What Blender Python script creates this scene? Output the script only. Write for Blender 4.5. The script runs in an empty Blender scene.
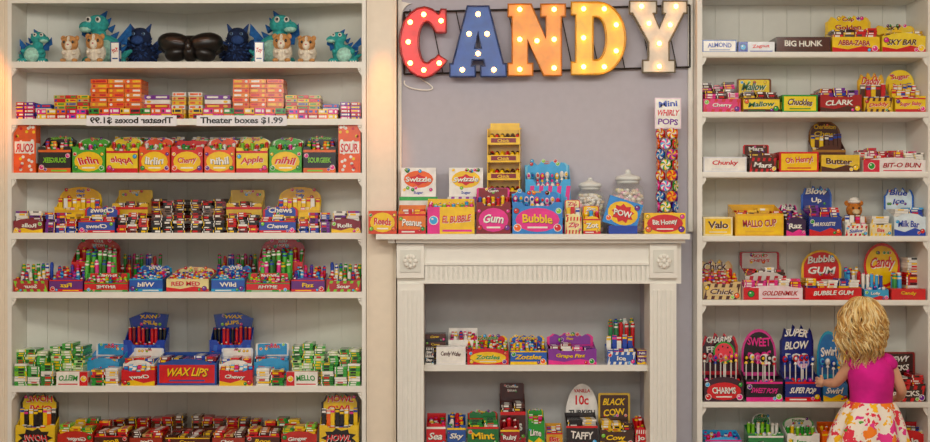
import bpy, math, random
from mathutils import Matrix, Vector
import bmesh
random.seed(7)
S=.005; D=6.0; CX=465; PY=221; CZ=1.4
def W(px,y=0): return (px-CX)*S*(D+y)/D
def Z(py,y=0): return CZ-(py-PY)*S*(D+y)/D
sc=bpy.context.scene
col=sc.collection
R='d8101a';Y='ffcc04';B='1040b0';G='1c9a2a';O='f56404';P='741a96';K='1a1515';WH='f8f4ea';PK='ec2890';BR='522210';LB='38b0ec';TN='d8ab62';DR='8a0c16';LG='84d028';TE='109c9c';CR='efe2b8'
def lin(h):
    r=[int(h[i:i+2],16)/255 for i in (0,2,4)]
    return tuple((c/12.92 if c<=.04045 else ((c+.055)/1.055)**2.4) for c in r)+(1,)
MC={}
def mat(c,rough=.22,metal=0,emit=0,trans=0,var=.14,bump=0,nscale=25,alpha=1):
    key=(c,rough,metal,emit,trans,var,bump,nscale,alpha)
    if key in MC: return MC[key]
    m=bpy.data.materials.new('mat_'+c); m.use_nodes=True; nt=m.node_tree; b=nt.nodes['Principled BSDF']
    b.inputs['Roughness'].default_value=rough; b.inputs['Metallic'].default_value=metal
    if rough==.22: b.inputs['Coat Weight'].default_value=.35; b.inputs['Coat Roughness'].default_value=.08
    tc=nt.nodes.new('ShaderNodeTexCoord'); n=nt.nodes.new('ShaderNodeTexNoise'); n.inputs['Scale'].default_value=nscale
    nt.links.new(tc.outputs['Object'],n.inputs['Vector'])
    rp=nt.nodes.new('ShaderNodeValToRGB'); l=lin(c)
    rp.color_ramp.elements[0].position=.3; rp.color_ramp.elements[1].position=.7
    rp.color_ramp.elements[0].color=tuple(x*(1-var) for x in l[:3])+(1,)
    rp.color_ramp.elements[1].color=tuple(min(1,x*(1+var*.5)) for x in l[:3])+(1,)
    nt.links.new(n.outputs['Fac'],rp.inputs['Fac']); nt.links.new(rp.outputs['Color'],b.inputs['Base Color'])
    if emit:
        b.inputs['Emission Color'].default_value=l; b.inputs['Emission Strength'].default_value=emit
    if trans: b.inputs['Transmission Weight'].default_value=trans; b.inputs['IOR'].default_value=1.2
    if alpha<1: b.inputs['Alpha'].default_value=alpha
    if bump:
        bp=nt.nodes.new('ShaderNodeBump'); bp.inputs['Strength'].default_value=bump; bp.inputs['Distance'].default_value=.01
        nt.links.new(n.outputs['Fac'],bp.inputs['Height']); nt.links.new(bp.outputs['Normal'],b.inputs['Normal'])
    MC[key]=m; return m
def M_(c): return c if not isinstance(c,str) else mat(c)

TC={}
def glyphs(s):
    if s in TC: return TC[s]
    cu=bpy.data.curves.new('t','FONT'); cu.body=s; cu.resolution_u=2; cu.offset=.026; cu.space_character=.95
    ob=bpy.data.objects.new('t',cu); col.objects.link(ob)
    dg=bpy.context.evaluated_depsgraph_get(); me=bpy.data.meshes.new_from_object(ob.evaluated_get(dg))
    vs=[(v.co.x,v.co.y) for v in me.vertices]; fs=[tuple(p.vertices) for p in me.polygons]
    if vs:
        x0=min(v[0] for v in vs);x1=max(v[0] for v in vs);y0=min(v[1] for v in vs);y1=max(v[1] for v in vs)
    else: x0=y0=0;x1=y1=1
    bpy.data.objects.remove(ob); bpy.data.curves.remove(cu); bpy.data.meshes.remove(me)
    vs=[((x-(x0+x1)/2)/(x1-x0),(y-(y0+y1)/2)/(y1-y0)) for x,y in vs]
    TC[s]=(vs,fs,(x1-x0)/(y1-y0)); return TC[s]

class MB:
    def __init__(s): s.v=[];s.f=[];s.m=[];s.mats=[];s.sm=[];s.M=Matrix()
    def mi(s,m):
        m=M_(m)
        if m not in s.mats: s.mats.append(m)
        return s.mats.index(m)
    def add(s,vs,fs,m,sm=False):
        b=len(s.v); i=s.mi(m)
        s.v+= [s.M@Vector(v) for v in vs]
        for f in fs: s.f.append(tuple(b+k for k in f)); s.m.append(i); s.sm.append(sm)
    def box(s,x0,x1,y0,y1,z0,z1,m,X=None):
        vs=[(x,y,z) for x in (x0,x1) for y in (y0,y1) for z in (z0,z1)]
        if X: vs=[X@Vector(v) for v in vs]
        s.add(vs,[(0,1,3,2),(4,6,7,5),(0,4,5,1),(2,3,7,6),(0,2,6,4),(1,5,7,3)],m)
    def poly(s,p,y0,y1,m):
        n=len(p); vs=[(x,y0,z) for x,z in p]+[(x,y1,z) for x,z in p]
        s.add(vs,[tuple(range(n)),tuple(range(2*n-1,n-1,-1))]+[(i,i+n,(i+1)%n+n,(i+1)%n) for i in range(n)],m)
    def plan(s,p,z0,z1,m):
        n=len(p); vs=[(x,y,z0) for x,y in p]+[(x,y,z1) for x,y in p]
        s.add(vs,[tuple(range(n-1,-1,-1)),tuple(range(n,2*n))]+[(i,(i+1)%n,(i+1)%n+n,i+n) for i in range(n)],m)
    def cyl(s,p0,p1,r0,r1,m,n=10,sm=True):
        p0=Vector(p0);p1=Vector(p1);d=(p1-p0).normalized(); a=d.orthogonal().normalized(); b=d.cross(a)
        vs=[p0+(a*math.cos(t)+b*math.sin(t))*r0 for t in [2*math.pi*i/n for i in range(n)]]+[p1+(a*math.cos(t)+b*math.sin(t))*r1 for t in [2*math.pi*i/n for i in range(n)]]
        s.add(vs,[(i,(i+1)%n,(i+1)%n+n,i+n) for i in range(n)],m,sm)
        s.add(vs,[tuple(range(n-1,-1,-1)),tuple(range(n,2*n))],m)
    def ell(s,c,r,m,X=None,n=12,k=8):
        vs=[];
        if not hasattr(r,'__len__'): r=(r,r,r)
        for j in range(1,k):
            for i in range(n):
                t=math.pi*j/k; p=2*math.pi*i/n
                vs.append(Vector((r[0]*math.sin(t)*math.cos(p),r[1]*math.sin(t)*math.sin(p),r[2]*math.cos(t))))
        vs+= [Vector((0,0,r[2])),Vector((0,0,-r[2]))]
        if X: vs=[X@v for v in vs]
        c=Vector(c); vs=[v+c for v in vs]
        fs=[]
        for j in range(k-2):
            for i in range(n): fs.append((j*n+i,(j+1)*n+i,(j+1)*n+(i+1)%n,j*n+(i+1)%n))
        T=len(vs)-2
        for i in range(n): fs.append((T,i,(i+1)%n)); fs.append((T+1,(k-2)*n+(i+1)%n,(k-2)*n+i))
        s.add(vs,fs,m,True)
    def lathe(s,c,prof,m,n=20,close=True):
        vs=[];cx,cy,cz=c
        for k,(r,z) in enumerate(prof):
            for i in range(n):
                t=2*math.pi*i/n; vs.append((cx+r*math.cos(t),cy+r*math.sin(t),cz+z))
        fs=[(j*n+i,j*n+(i+1)%n,(j+1)*n+(i+1)%n,(j+1)*n+i) for j in range(len(prof)-1) for i in range(n)]
        if close: fs+= [tuple(range(n-1,-1,-1)),tuple(range((len(prof)-1)*n,len(prof)*n))]
        s.add(vs,fs,m,True)
    def text(s,t,cx,y,cz,w,h,m,fancy=False):
        vs,fs,a=glyphs(t); tw=min(w,h*a*1.25); th=min(h,tw/a*1.7)
        if fancy:
            sh=random.choice([0,0,.22,.3,-.1]); ar=random.choice([0,0,.5,-.5,.35]); rt=random.choice([0,0,.06,.1,-.06]); th*=.86
            pt=[]
            for u,v in vs:
                x=u*tw+sh*v*th; z=v*th+ar*th*(.12-u*u)
                if tw>0 and rt: x,z=x*math.cos(rt)-z*math.sin(rt),z*math.cos(rt)+x*math.sin(rt)*min(1,th*2.5/tw)
                pt.append((x,z))
            dark=K if (isinstance(m,str) and m in (WH,Y,PK,LG,LB,O)) else WH
            o=th*.06
            s.add([(cx+x+o,y,cz+z-o) for x,z in pt],fs,dark); s.add([(cx+x,y-.0007,cz+z) for x,z in pt],fs,m)
        else: s.add([(cx+u*tw,y,cz+v*th) for u,v in vs],fs,m)
    def disc(s,cx,y,cz,rx,rz,m,n=16,y1=None):
        s.poly([(cx+rx*math.cos(2*math.pi*i/n),cz+rz*math.sin(2*math.pi*i/n)) for i in range(n)],y,(y1 if y1 is not None else y+.0005),m)
    def star(s,cx,y,cz,rx,rz,m,n=9):
        s.poly([(cx+rx*(1 if i%2 else .72)*math.cos(math.pi*i/n),cz+rz*(1 if i%2 else .72)*math.sin(math.pi*i/n)) for i in range(2*n)],y,y+.0005,m)
    def obj(s,name,loc=(0,0,0),rot=0,mir=False,parent=None):
        me=bpy.data.meshes.new(name)
        vs=[(-v.x,v.y,v.z) if mir else tuple(v) for v in s.v]
        fs=[tuple(reversed(f)) if mir else f for f in s.f]
        me.from_pydata(vs,[],fs)
        for m in s.mats: me.materials.append(m)
        me.polygons.foreach_set('material_index',s.m); me.polygons.foreach_set('use_smooth',s.sm); me.update()
        ob=bpy.data.objects.new(name,me); col.objects.link(ob); ob.location=loc; ob.rotation_euler[2]=(-rot if mir else rot)
        if parent: ob.parent=parent
        return ob

SH={'L1':62,'L2':119,'L3':173,'L4':233,'L5':292,'L6':386,'L7':449,'A':52,'B':112,'C':172,'D':236,'E':300,'F':402,'G':456,'F2':449}
SZ={k:Z(v) for k,v in SH.items()}
SZ['M']=Z(234,-.14); SZ['F1']=Z(365,.02)
def put(mb,name,px,yf,zs,rot,both):
    mb.obj(name,(W(px,yf),yf,zs+.0006),rot)
    if both: mb.obj(name,(W(374-px,yf),yf,zs+.0006),rot,True)

def fruit(mb,x,y,z,r):
    c=random.choice([R,Y,G,O,PK,LB,P,LG]); mb.disc(x,y,z,r,r,WH if random.random()<.4 else K,12); mb.disc(x,y-.0006,z,r*.84,r*.84,c,12); mb.disc(x-r*.25,y-.0012,z+r*.3,r*.25,r*.2,WH,8)
def deco(mb,x0,x1,z0,z1,y,c1,c2,fg,txt,style):
    w=x1-x0;h=z1-z0;cx=(x0+x1)/2;cz=(z0+z1)/2;e=.0007
    if style=='band':
        k=random.choice([0,1,2])
        if k==0:
            mb.box(x0,x1,y-e,y,z0,z0+h*.22,c2); mb.box(x0,x1,y-e,y,z1-h*.1,z1,c2); mb.text(txt,cx,y-2*e,z0+h*.56,w*.72,h*.4,fg,True)
            mb.box(x0+w*.12,x0+w*.6,y-2*e,y-e,z0+h*.07,z0+h*.14,fg)
        elif k==1:
            n=5
            for i in range(n):
                a=x0+w*(i/n); mb.add([(a,y-e,z0),(a+w*.09,y-e,z0),(min(x1,a+w*.2),y-e,z1),(a+w*.11,y-e,z1)],[(0,1,2,3)],c2)
            mb.box(x0+w*.08,x1-w*.08,y-2*e,y-e,cz-h*.27,cz+h*.27,c1); mb.text(txt,cx,y-3*e,cz,w*.68,h*.4,fg,True)
        else:
            mb.poly([(x0,z0),(x1,z0),(x1,z0+h*.2),(x0+w*.66,z0+h*.42),(x0+w*.33,z0+h*.2),(x0,z0+h*.35)],y-e,y,c2); mb.text(txt,cx-w*.04,y-2*e,z0+h*.62,w*.68,h*.4,fg,True)
        fruit(mb,x1-w*.1,y-3*e,z0+h*.25,min(w*.08,h*.2)); fruit(mb,x1-w*.22,y-3.4*e,z0+h*.16,min(w*.05,h*.12))
        if random.random()<.6: fruit(mb,x0+w*.09,y-3*e,z1-h*.25,min(w*.07,h*.17))
    elif style=='oval':
        mb.disc(cx,y-e,cz,w*.44,h*.43,c2); mb.text(txt,cx,y-2*e,cz+h*.04,w*.6,h*.36,fg if fg!=c2 else WH,True); mb.box(cx-w*.2,cx+w*.2,y-2*e,y-e,cz-h*.3,cz-h*.24,WH)
        for sx in(-1,1): fruit(mb,cx+sx*w*.40,y-2*e,z0+h*.22,min(w*.08,h*.16)); fruit(mb,cx+sx*w*.42,y-2*e,z1-h*.18,min(w*.06,h*.12))
    elif style=='split':
        mb.box(x0,x0+w*.26,y-e,y,z0,z1,c2); fruit(mb,x0+w*.13,y-2*e,cz,min(w*.1,h*.3))
        mb.text(txt,x0+w*.62,y-2*e,cz+h*.06,w*.6,h*.46,fg,True); mb.box(x0+w*.32,x1-w*.06,y-e,y,z0+h*.08,z0+h*.16,c2)
    elif style=='burst':
        mb.star(cx,y-e,cz,w*.46,h*.5,c2); mb.text(txt,cx,y-2*e,cz,w*.62,h*.38,fg if fg!=c2 else R,True)
        for sx in(-1,1): fruit(mb,cx+sx*w*.42,y-3*e,z0+h*.2,h*.13)
    elif style=='frame':
        b=min(w,h)*.09
        mb.box(x0+b,x1-b,y-e,y,z0+b,z1-b,c2); mb.text(txt,cx,y-2*e,cz+h*.08,w*.7,h*.44,fg,True); mb.box(x0+w*.2,x1-w*.2,y-2*e,y-e,z0+h*.17,z0+h*.23,c1)
    elif style=='dots':
        for i in range(26):
            mb.disc(x0+w*random.uniform(.08,.92),y-e,z0+h*random.uniform(.04,.96),w*.07,w*.07,random.choice([c2,c2,fg,Y]),10)
        mb.box(x0+w*.06,x1-w*.06,y-2*e,y-e,cz-h*.11,cz+h*.13,c2); mb.text(txt,cx,y-3*e,cz,w*.8,h*.18,fg)

def cont(mb,w,d,z0,zf,zb,cols,kind,ps=.022,y0=.004):
    if kind=='flat':
        nx=max(1,int(w/.05)); rows=max(1,int(d/.09))
        for r in range(rows):
            for i in range(nx):
                t=(r+.5)/rows; top=zf+(zb-zf)*t+random.uniform(-.010,.009); zz=z0; c=random.choice(cols)
                while zz<top-.004:
                    x=-w/2+(i+.5)*w/nx; y=y0+d*(r+.5)/rows
                    if random.random()<.45: c=random.choice(cols)
                    c2=random.choice([WH,Y,R,WH,K]); hh=random.choice([.0095,.0095,.013])
                    L=w/nx*.47; X=Matrix.Translation((x,y,zz))@Matrix.Rotation(random.uniform(-.1,.1),4,'Z'); dd=d/rows*.42
                    mb.box(-L*.97,L*.97,-dd,dd,0,hh,c,X)
                    mb.box(-L*.55,L*.35,-dd-.0006,-dd,.002,hh-.002,c2,X)
                    mb.box(-L*.95,-L*.8,-dd-.0006,-dd,0,hh,random.choice([WH,Y]),X)
                    mb.box(-L*.45,L*.45,-dd*.8,dd*.8,hh,hh+.0005,c2,X)
                    zz+=hh+.0016
        return
    rows=max(2,int(d/.036)); nx=max(2,int(w/ps)); pw=w/nx
    for r in range(rows):
        for i in range(nx):
            t=r/(rows-1); top=zf+(zb-zf)*t+random.uniform(-.006,.008); x=-w/2+(i+.5)*pw+random.uniform(-.1,.1)*pw; y=y0+d*(r+.5)/rows
            c=cols[(i+r)%len(cols)] if random.random()<.5 else random.choice(cols); c2=random.choice([WH,Y,R,B,WH,PK])
            if kind=='bar':
                mb.box(x-pw*.42,x+pw*.42,y-.006,y+.006,z0,top,c)
                L=min(.028,(top-z0)*.5)
                mb.box(x-pw*.42,x+pw*.42,y-.0068,y-.006,top-L*.75,top-L*.35,c2); mb.box(x-pw*.42,x+pw*.42,y-.0068,y+.0065,top-L*.12,top+.0006,random.choice([c2,WH]))
            elif kind=='roll':
                X=(random.uniform(-.007,.007),random.uniform(-.004,.004))
                mb.cyl((x,y,z0),(x+X[0],y+X[1],top),pw*.4,pw*.4,c,8); mb.cyl((x+X[0],y+X[1],top),(x+X[0],y+X[1],top+.006),pw*.25,pw*.3,c2,8)
                mb.cyl((x+X[0]*.7,y+X[1]*.7,top-.018),(x+X[0]*.85,y+X[1]*.85,top-.009),pw*.43,pw*.43,c2,8)
            elif kind=='ball':
                mb.cyl((x,y,z0),(x,y,top-pw*.3),pw*.38,pw*.38,c,6); mb.ell((x,y,top-pw*.3),(pw*.46,pw*.42,pw*.42),c,n=8,k=6)
                mb.cyl((x-pw*.2,y-pw*.2,top-pw*.1),(x+pw*.2,y-pw*.2,top),pw*.12,pw*.2,c2,6)
            elif kind=='pop':
                mb.cyl((x,y,z0),(x,y,top-.02),.003,.003,WH,6); mb.ell((x,y,top-.012),(pw*.47,pw*.45,.018),c,n=8,k=6); mb.cyl((x,y,top-.04),(x,y,top-.024),pw*.34,pw*.1,c2,8); mb.ell((x,y-pw*.36,top-.01),(pw*.28,pw*.16,.009),c2,n=6,k=5)
def header(w,h0,h,hs):
    a=w/2
    if hs=='rect': return [(-a,h0),(a,h0),(a,h-.006),(a-.006,h),(-a+.006,h),(-a,h-.006)]
    if hs=='arch':
        b=h0+(h-h0)*.45
        return [(-a,h0),(a,h0),(a,b)]+[(a*math.cos(t),b+(h-b)*math.sin(t)) for t in [math.pi*i/14 for i in range(1,14)]]+[(-a,b)]
    if hs=='round':
        c=(h0+h)/2+.0;r=(h-h0)/2
        return [(min(a,r*1.1)*math.cos(t),c+r*math.sin(t)) for t in [2*math.pi*i/24 -math.pi/2 for i in range(24)]]
    if hs=='wave':
        return [(-a,h0),(a,h0)]+[(a-2*a*i/16,h-(h-h0)*(.14+.12*math.cos(i*math.pi/2+.5)+.12*abs(i-8)/8)) for i in range(17)]
    if hs=='tilt':
        return [(-a*.8,h0),(a*.8,h0),(a*1.0,h-(h-h0)*.25),(a*.2,h),(-a,h-(h-h0)*.1)]
def display(w,d,h,lip,c1,c2,fg,txt,cols,kind,hs,htxt,hc,style,ps=.022):
    mb=MB(); t=.003
    mb.box(-w/2,w/2,0,d,0,t,c1); mb.box(-w/2,w/2,0,t,t,lip,c1)
    k=random.choice([0,1,2]); e=lip*.14; a=w/2
    if k==1: mb.poly([(-a,lip),(-a*.5,lip),(-a*.66,lip+e),(-a,lip+e)],0,t,c1); mb.poly([(a*.5,lip),(a,lip),(a,lip+e),(a*.66,lip+e)],0,t,c1)
    if k==2: mb.poly([(-a*.8,lip),(a*.8,lip),(a*.5,lip+e),(0,lip+e*1.4),(-a*.5,lip+e)],0,t,c1)
    hb=min(lip*1.45,h)
    for sx in(-1,1):
        x0=sx*w/2;x1=x0-sx*t
        p=[(t,t),(d,t),(d,hb),(t,lip)]
        vs=[(x0,y,z) for y,z in p]+[(x1,y,z) for y,z in p]
        mb.add(vs,[(0,1,2,3),(7,6,5,4),(0,4,5,1),(1,5,6,2),(2,6,7,3),(3,7,4,0)],c1)
    mb.box(-w/2+t,w/2-t,d-t,d,t,hb,c1)
    deco(mb,-w/2,w/2,0,lip,-.0002,c1,c2,fg,txt,style)
    hc=hc or c2
    if hs and h>hb+.01:
        pts=header(w-.004,hb*.8,h,hs); mb.poly(pts,d-t-.001,d+.0005,hc)
        cz=(hb+h)/2; H=h-hb; cx=sum(p[0] for p in pts)/len(pts)
        inner=[(cx+(p[0]-cx)*.88,cz+(p[1]-cz)*.86) for p in pts]
        ic=c1 if hc!=c1 else c2
        mb.poly(inner,d-t-.0018,d-t-.001,ic)
        yy=d-t-.0028; lines=(htxt or txt).split(' ')[:3]; n=len(lines)
        tf=fg if fg!=ic else hc
        for i,L in enumerate(lines): mb.text(L,0,yy,cz+H*(.38-(i+.5)*(.74/n)),w*.66,H*.56/n,tf,True)
        for i in range(5): fruit(mb,random.uniform(-.42,.42)*w*.85,yy+.0006,cz+random.choice([-.36,.34])*H*.8,w*.045)
    top_f=lip+.008; top_b=min(lip+ (h-lip)*.5,lip*2.1+.01) if hs else h+.006
    if cols: cont(mb,w-2*t-.004,d-3*t-.006,t+.001,top_f,top_b,cols,kind,ps)
    return mb
def DS(sh,p0,p1,top,lip,yf,d,c1,c2,fg,txt,cols,kind='bar',hs='rect',htxt=None,hc=None,style='band',rot=0,both=0,name='candy_display_box',ps=.022):
    zs=SZ[sh]; w=(p1-p0)*S*(D+yf)/D-.004; lipz=Z(lip,yf)-zs; h=max(Z(top,yf+d)-zs,lipz+.01)
    mb=display(w,d,h,max(lipz,.02),c1,c2,fg,txt,cols,kind,hs,htxt,hc,style,ps)
    put(mb,name,(p0+p1)/2,yf,zs,rot,both)
def CT(sh,p0,p1,top,yf,d,c1,c2,fg,txt,style='band',rot=0,both=0,name='candy_box',n=1):
    zs=SZ[sh]; w=(p1-p0)*S*(D+yf)/D-.004; h=Z(top,yf)-zs; mb=MB()
    for i in range(n):
        z0=h*i/n; z1=h*(i+1)/n-(.001 if n>1 else 0)
        mb.box(-w/2,w/2,0,d,z0,z1,c1); deco(mb,-w/2,w/2,z0,z1,-.0002,c1,c2,fg,txt,style)
        mb.box(-w/2+.002,w/2-.002,d*.5,d*.5+.002,z1,z1+.0008,c2)
        mb.box(w/2,w/2+.0006,d*.1,d*.9,z0+h/n*.2,z0+h/n*.6,c2)
        mb.box(-w/2-.0006,-w/2,d*.1,d*.9,z0+h/n*.2,z0+h/n*.6,c2)
    put(mb,name,(p0+p1)/2,yf,zs,rot,both)
def ST(sh,p0,p1,top,yf,d,nl,nx,cols,cs=(WH,Y,R),rot=0,both=0,name='candy_box_stack',jit=.006):
    zs=SZ[sh]; w=(p1-p0)*S*(D+yf)/D-.004; h=Z(top,yf)-zs; mb=MB(); bw=w/nx
    for l in range(nl):
        for i in range(nx):
            c=cols[(l+i)%len(cols)]; x0=-w/2+i*bw; j=random.uniform(0,jit); z0=h*l/nl; z1=h*(l+1)/nl-.0016; cc=random.choice(cs); q=random.uniform(-.002,.002)
            mb.box(x0+.001+q,x0+bw-.001+q,j,d-.004+j,z0,z1,c)
            mb.box(x0+bw*.1,x0+bw*random.uniform(.45,.7),j-.0007,j,z0+(z1-z0)*.3,z0+(z1-z0)*.75,cc)
            mb.disc(x0+bw*.8,j-.0012,(z0+z1)/2,bw*.09,(z1-z0)*.32,random.choice(cs),8)
            mb.box(x0+bw*.15,x0+bw*.8,j+.01,d-.02,z1,z1+.0006,cc)
    put(mb,name,(p0+p1)/2,yf,zs,rot,both)
def HP(sh,p0,p1,topf,topb,yf,d,cols,kind='flat',rot=0,both=0,name='candy_pack_pile',ps=.022):
    zs=SZ[sh]; w=(p1-p0)*S*(D+yf)/D-.006; mb=MB()
    cont(mb,w,d,0,Z(topf,yf)-zs,Z(topb,yf+d)-zs,cols,kind,ps,0)
    put(mb,name,(p0+p1)/2,yf,zs,rot,both)

# ---------------- ROOM
paint=mat('f0eee4',.42,var=.02); paint2=mat('dfdfd4',.5,var=.02); greyw=mat('c2bfc8',.85,var=.03)
cream=mat('efe2cc',.4,var=.03)
def simple(name,*b,m=paint):
    mb=MB(); mb.box(*b,m); return mb.obj(name)
XL,XR=-3.2,3.2
fl=MB()
for i in range(32):
    x0=XL+i*.2; fl.box(x0,x0+.198,-8,.6,-.03,0,['8a5f3c','7f5534','94683f'][i%3])
fl.box(XL,XR,-8,.6,-.05,-.03,'3a2a1c'); fl.obj('floor')
simple('ceiling',XL,XR,-8,.7,2.95,3.0,m=mat('f2f0ea',.8,var=.02))
simple('wall_back',XL,XR,.61,.7,0,2.95,m=greyw)
simple('wall_left',XL-.1,XL,-8,.7,0,2.95,m=cream); simple('wall_right',XR,XR+.1,-8,.7,0,2.95,m=cream)
xa,xb=W(397),W(696.5)
oa,ob_=W(424),W(649); zt=Z(283)
mb=MB(); mb.box(xa,xb,.12,.60,zt,2.94,greyw); mb.box(xa,oa,.12,.60,0.001,zt,greyw); mb.box(ob_,xb,.12,.60,0.001,zt,greyw); mb.box(oa,ob_,.31,.60,0.001,zt,mat('c4c4c2',.8,var=.03)); mb.obj('wall_center')
def pil(px0,px1,name):
    mb=MB(); x0,x1=W(px0),W(px1); mb.box(x0,x1,.0,.60,.001,2.94,cream); mb.box(x0+.012,x1-.012,-.008,0,.2,2.9,cream)
    mb.box(x0-.0,x1+.0,-.02,0,.001,.16,cream); mb.box(x0+.02,x1-.02,-.012,-.008,.25,2.85,cream); return mb.obj(name)
pil(366.6,396,'trim_1'); pil(-24,7.5,'trim_2')
mb=MB(); mb.box(W(397),W(400.5),.095,.1195,Z(233,-.14)+.002,2.94,paint); mb.box(W(692),W(696.5),.095,.1195,Z(232,-.14),2.94,paint)
pts=[(W(400.5),Z(-2)),(W(400.5),Z(16))]+[(W(400.5)+.05*(1-math.cos(t)),Z(16)+.08*math.sin(t)) for t in [math.pi/2*i/6 for i in range(1,7)]]
mb.poly(list(reversed(pts)),.097,.119,paint); mb.obj('trim_3')
mb=MB(); mb.box(XL+.001,W(-25),.3,.6,.0005,2.94,cream); mb.obj('wall_side_left')

# ---------------- corner bookcase
bc=MB(); t=.028
x0,x1=W(12),W(362); xm=W(187,.5)
for a,b_ in ((W(8),x0),(x1,W(366))):
    bc.box(a,b_,0,.235,.001,2.93,paint)
    bc.box(a,b_,-.006,0,.001,2.93,paint)
def vback(xa,ya,xb,yb_,n):
    for i in range(n):
        u0=i/n+.0014;u1=(i+1)/n-.0014
        p=[(xa+(xb-xa)*u0,ya+(yb_-ya)*u0),(xa+(xb-xa)*u1,ya+(yb_-ya)*u1)]
        bc.plan([p[0],p[1],(p[1][0],p[1][1]+.006),(p[0][0],p[0][1]+.006)],.1,2.9,paint2)
    bc.plan([(xa,ya+.004),(xb,yb_+.004),(xb,yb_+.02),(xa,ya+.02)],.1,2.9,paint2)
vback(x0,.2,xm,.5,8); vback(xm,.5,x1,.2,8)
for k in ('L1','L2','L3','L4','L5','L6','L7'):
    z=SZ[k]; bc.plan([(x0,0),(x1,0),(x1,.2),(xm,.5),(x0,.2)],z-t,z,paint)
    bc.box(x0,x1,-.006,0,z-t-.002,z+.001,paint)
    for px,s in ((x0,1),(x1,-1)):
        p=[(0,0),(.022,0),(.02,-.012),(.01,-.03),(.002,-.04),(0,-.05)]
        q=[(px+s*a,z-t+b) for a,b in p]
        if s>0: q=list(reversed(q))
        bc.poly(q,0.0,.02,paint)
        bc.ell((px+s*.01,-.001,z-t-.012),(.007,.005,.007),paint,n=8,k=6)
bc.plan([(x0,0),(x1,0),(x1,.2),(xm,.5),(x0,.2)],2.52,2.56,paint)
bc.box(x0,x1,-.008,.0,2.488,2.93,paint); bc.box(W(8),W(366),-.006,.235,0.001,.1,paint)
bc.obj('corner_bookcase')
bc=MB(); x0,x1=W(702),W(927.5)
bc.box(W(697),x0,-.006,.30,.001,2.93,paint); bc.box(x1,W(934),-.006,.30,.001,2.93,paint)
n=9
for i in range(n):
    a=x0+(x1-x0)*i/n; b_=x0+(x1-x0)*(i+1)/n; bc.box(a+.0013,b_-.0013,.288,.295,.1,2.9,paint2)
bc.box(x0,x1,.293,.30,.1,2.9,paint2)
for k in 'ABCDEFG':
    z=SZ[k]; bc.box(x0,x1,-.006,.288,z-t,z,paint); bc.box(x0,x1,-.012,-.006,z-t+.004,z-.004,paint)
    for px,s in ((x0,1),(x1,-1)):
        p=[(0,0),(.022,0),(.02,-.012),(.01,-.03),(.002,-.04),(0,-.05)]
        q=[(px+s*a,z-t+b) for a,b in p]
        if s>0: q=list(reversed(q))
        bc.poly(q,0.0,.02,paint)
bc.box(x0,x1,-.006,.285,2.53,2.93,paint); bc.box(x0,x1,0,.28,.001,.1,paint)
bc.obj('bookcase')
simple('wall_side_right',W(934.5),XR-.001,.0,.6,.001,2.94,m=cream)

# ---------------- mantel
mt=MB(); zm=SZ['M']
mt.box(W(376,-.14),W(397)-.001,-.14,-.022,zm-.026,zm,paint); mt.box(W(397)-.001,W(690,-.14),-.14,.0945,zm-.026,zm,paint)
mt.box(W(388,-.1),W(396),-.11,-.022,zm-.045,zm-.026,paint); mt.box(W(397),W(685,-.1),-.11,.118,zm-.045,zm-.026,paint)
mt.box(W(398),W(679),-.06,.118,zt,zm-.045,paint)
for i in range(46):
    a=W(424,-.06)+i*(W(650,-.06)-W(424,-.06))/46
    mt.box(a+.005,a+.019,-.072,-.06,Z(281,-.06),Z(266,-.06),paint)
mt.box(W(420,-.07),W(654,-.07),-.075,-.06,Z(283.5,-.06),Z(281,-.06),paint); mt.box(W(420,-.07),W(654,-.07),-.072,-.06,Z(265,-.06),Z(262.5,-.06),paint)
for pc in (410.5,663):
    xc=W(pc,-.07); mt.box(xc-.065,xc+.065,-.075,.118,0.001,zt,paint)
    mt.box(xc-.068,xc+.068,-.085,-.06,Z(278,-.08),Z(244,-.08),paint)
    zc=Z(261,-.08); mt.box(xc-.05,xc+.05,-.09,-.085,zc-.055,zc+.055,paint2)
    mt.disc(xc,-.098,zc,.036,.036,paint,20,-.09)
    for i in range(8):
        a=math.pi*i/4; mt.ell((xc+.025*math.cos(a),-.1,zc+.025*math.sin(a)),(.011,.006,.011),paint,n=8,k=6)
    mt.ell((xc,-.103,zc),(.011,.008,.011),paint,n=10,k=6)
    for i in range(5):
        a=xc-.044+i*.022; mt.box(a-.006,a+.006,-.083,-.075,.2,Z(290,-.08),paint)
    mt.box(xc-.075,xc+.075,-.09,-.075,0.001,.15,paint)
for k in ('F1','F2'):
    z=SZ[k]; mt.box(oa,ob_,.02,.309,z-.026,z,paint); mt.box(oa,ob_,.014,.02,z-.03,z+.001,paint)
mt.obj('fireplace_mantel')

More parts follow.
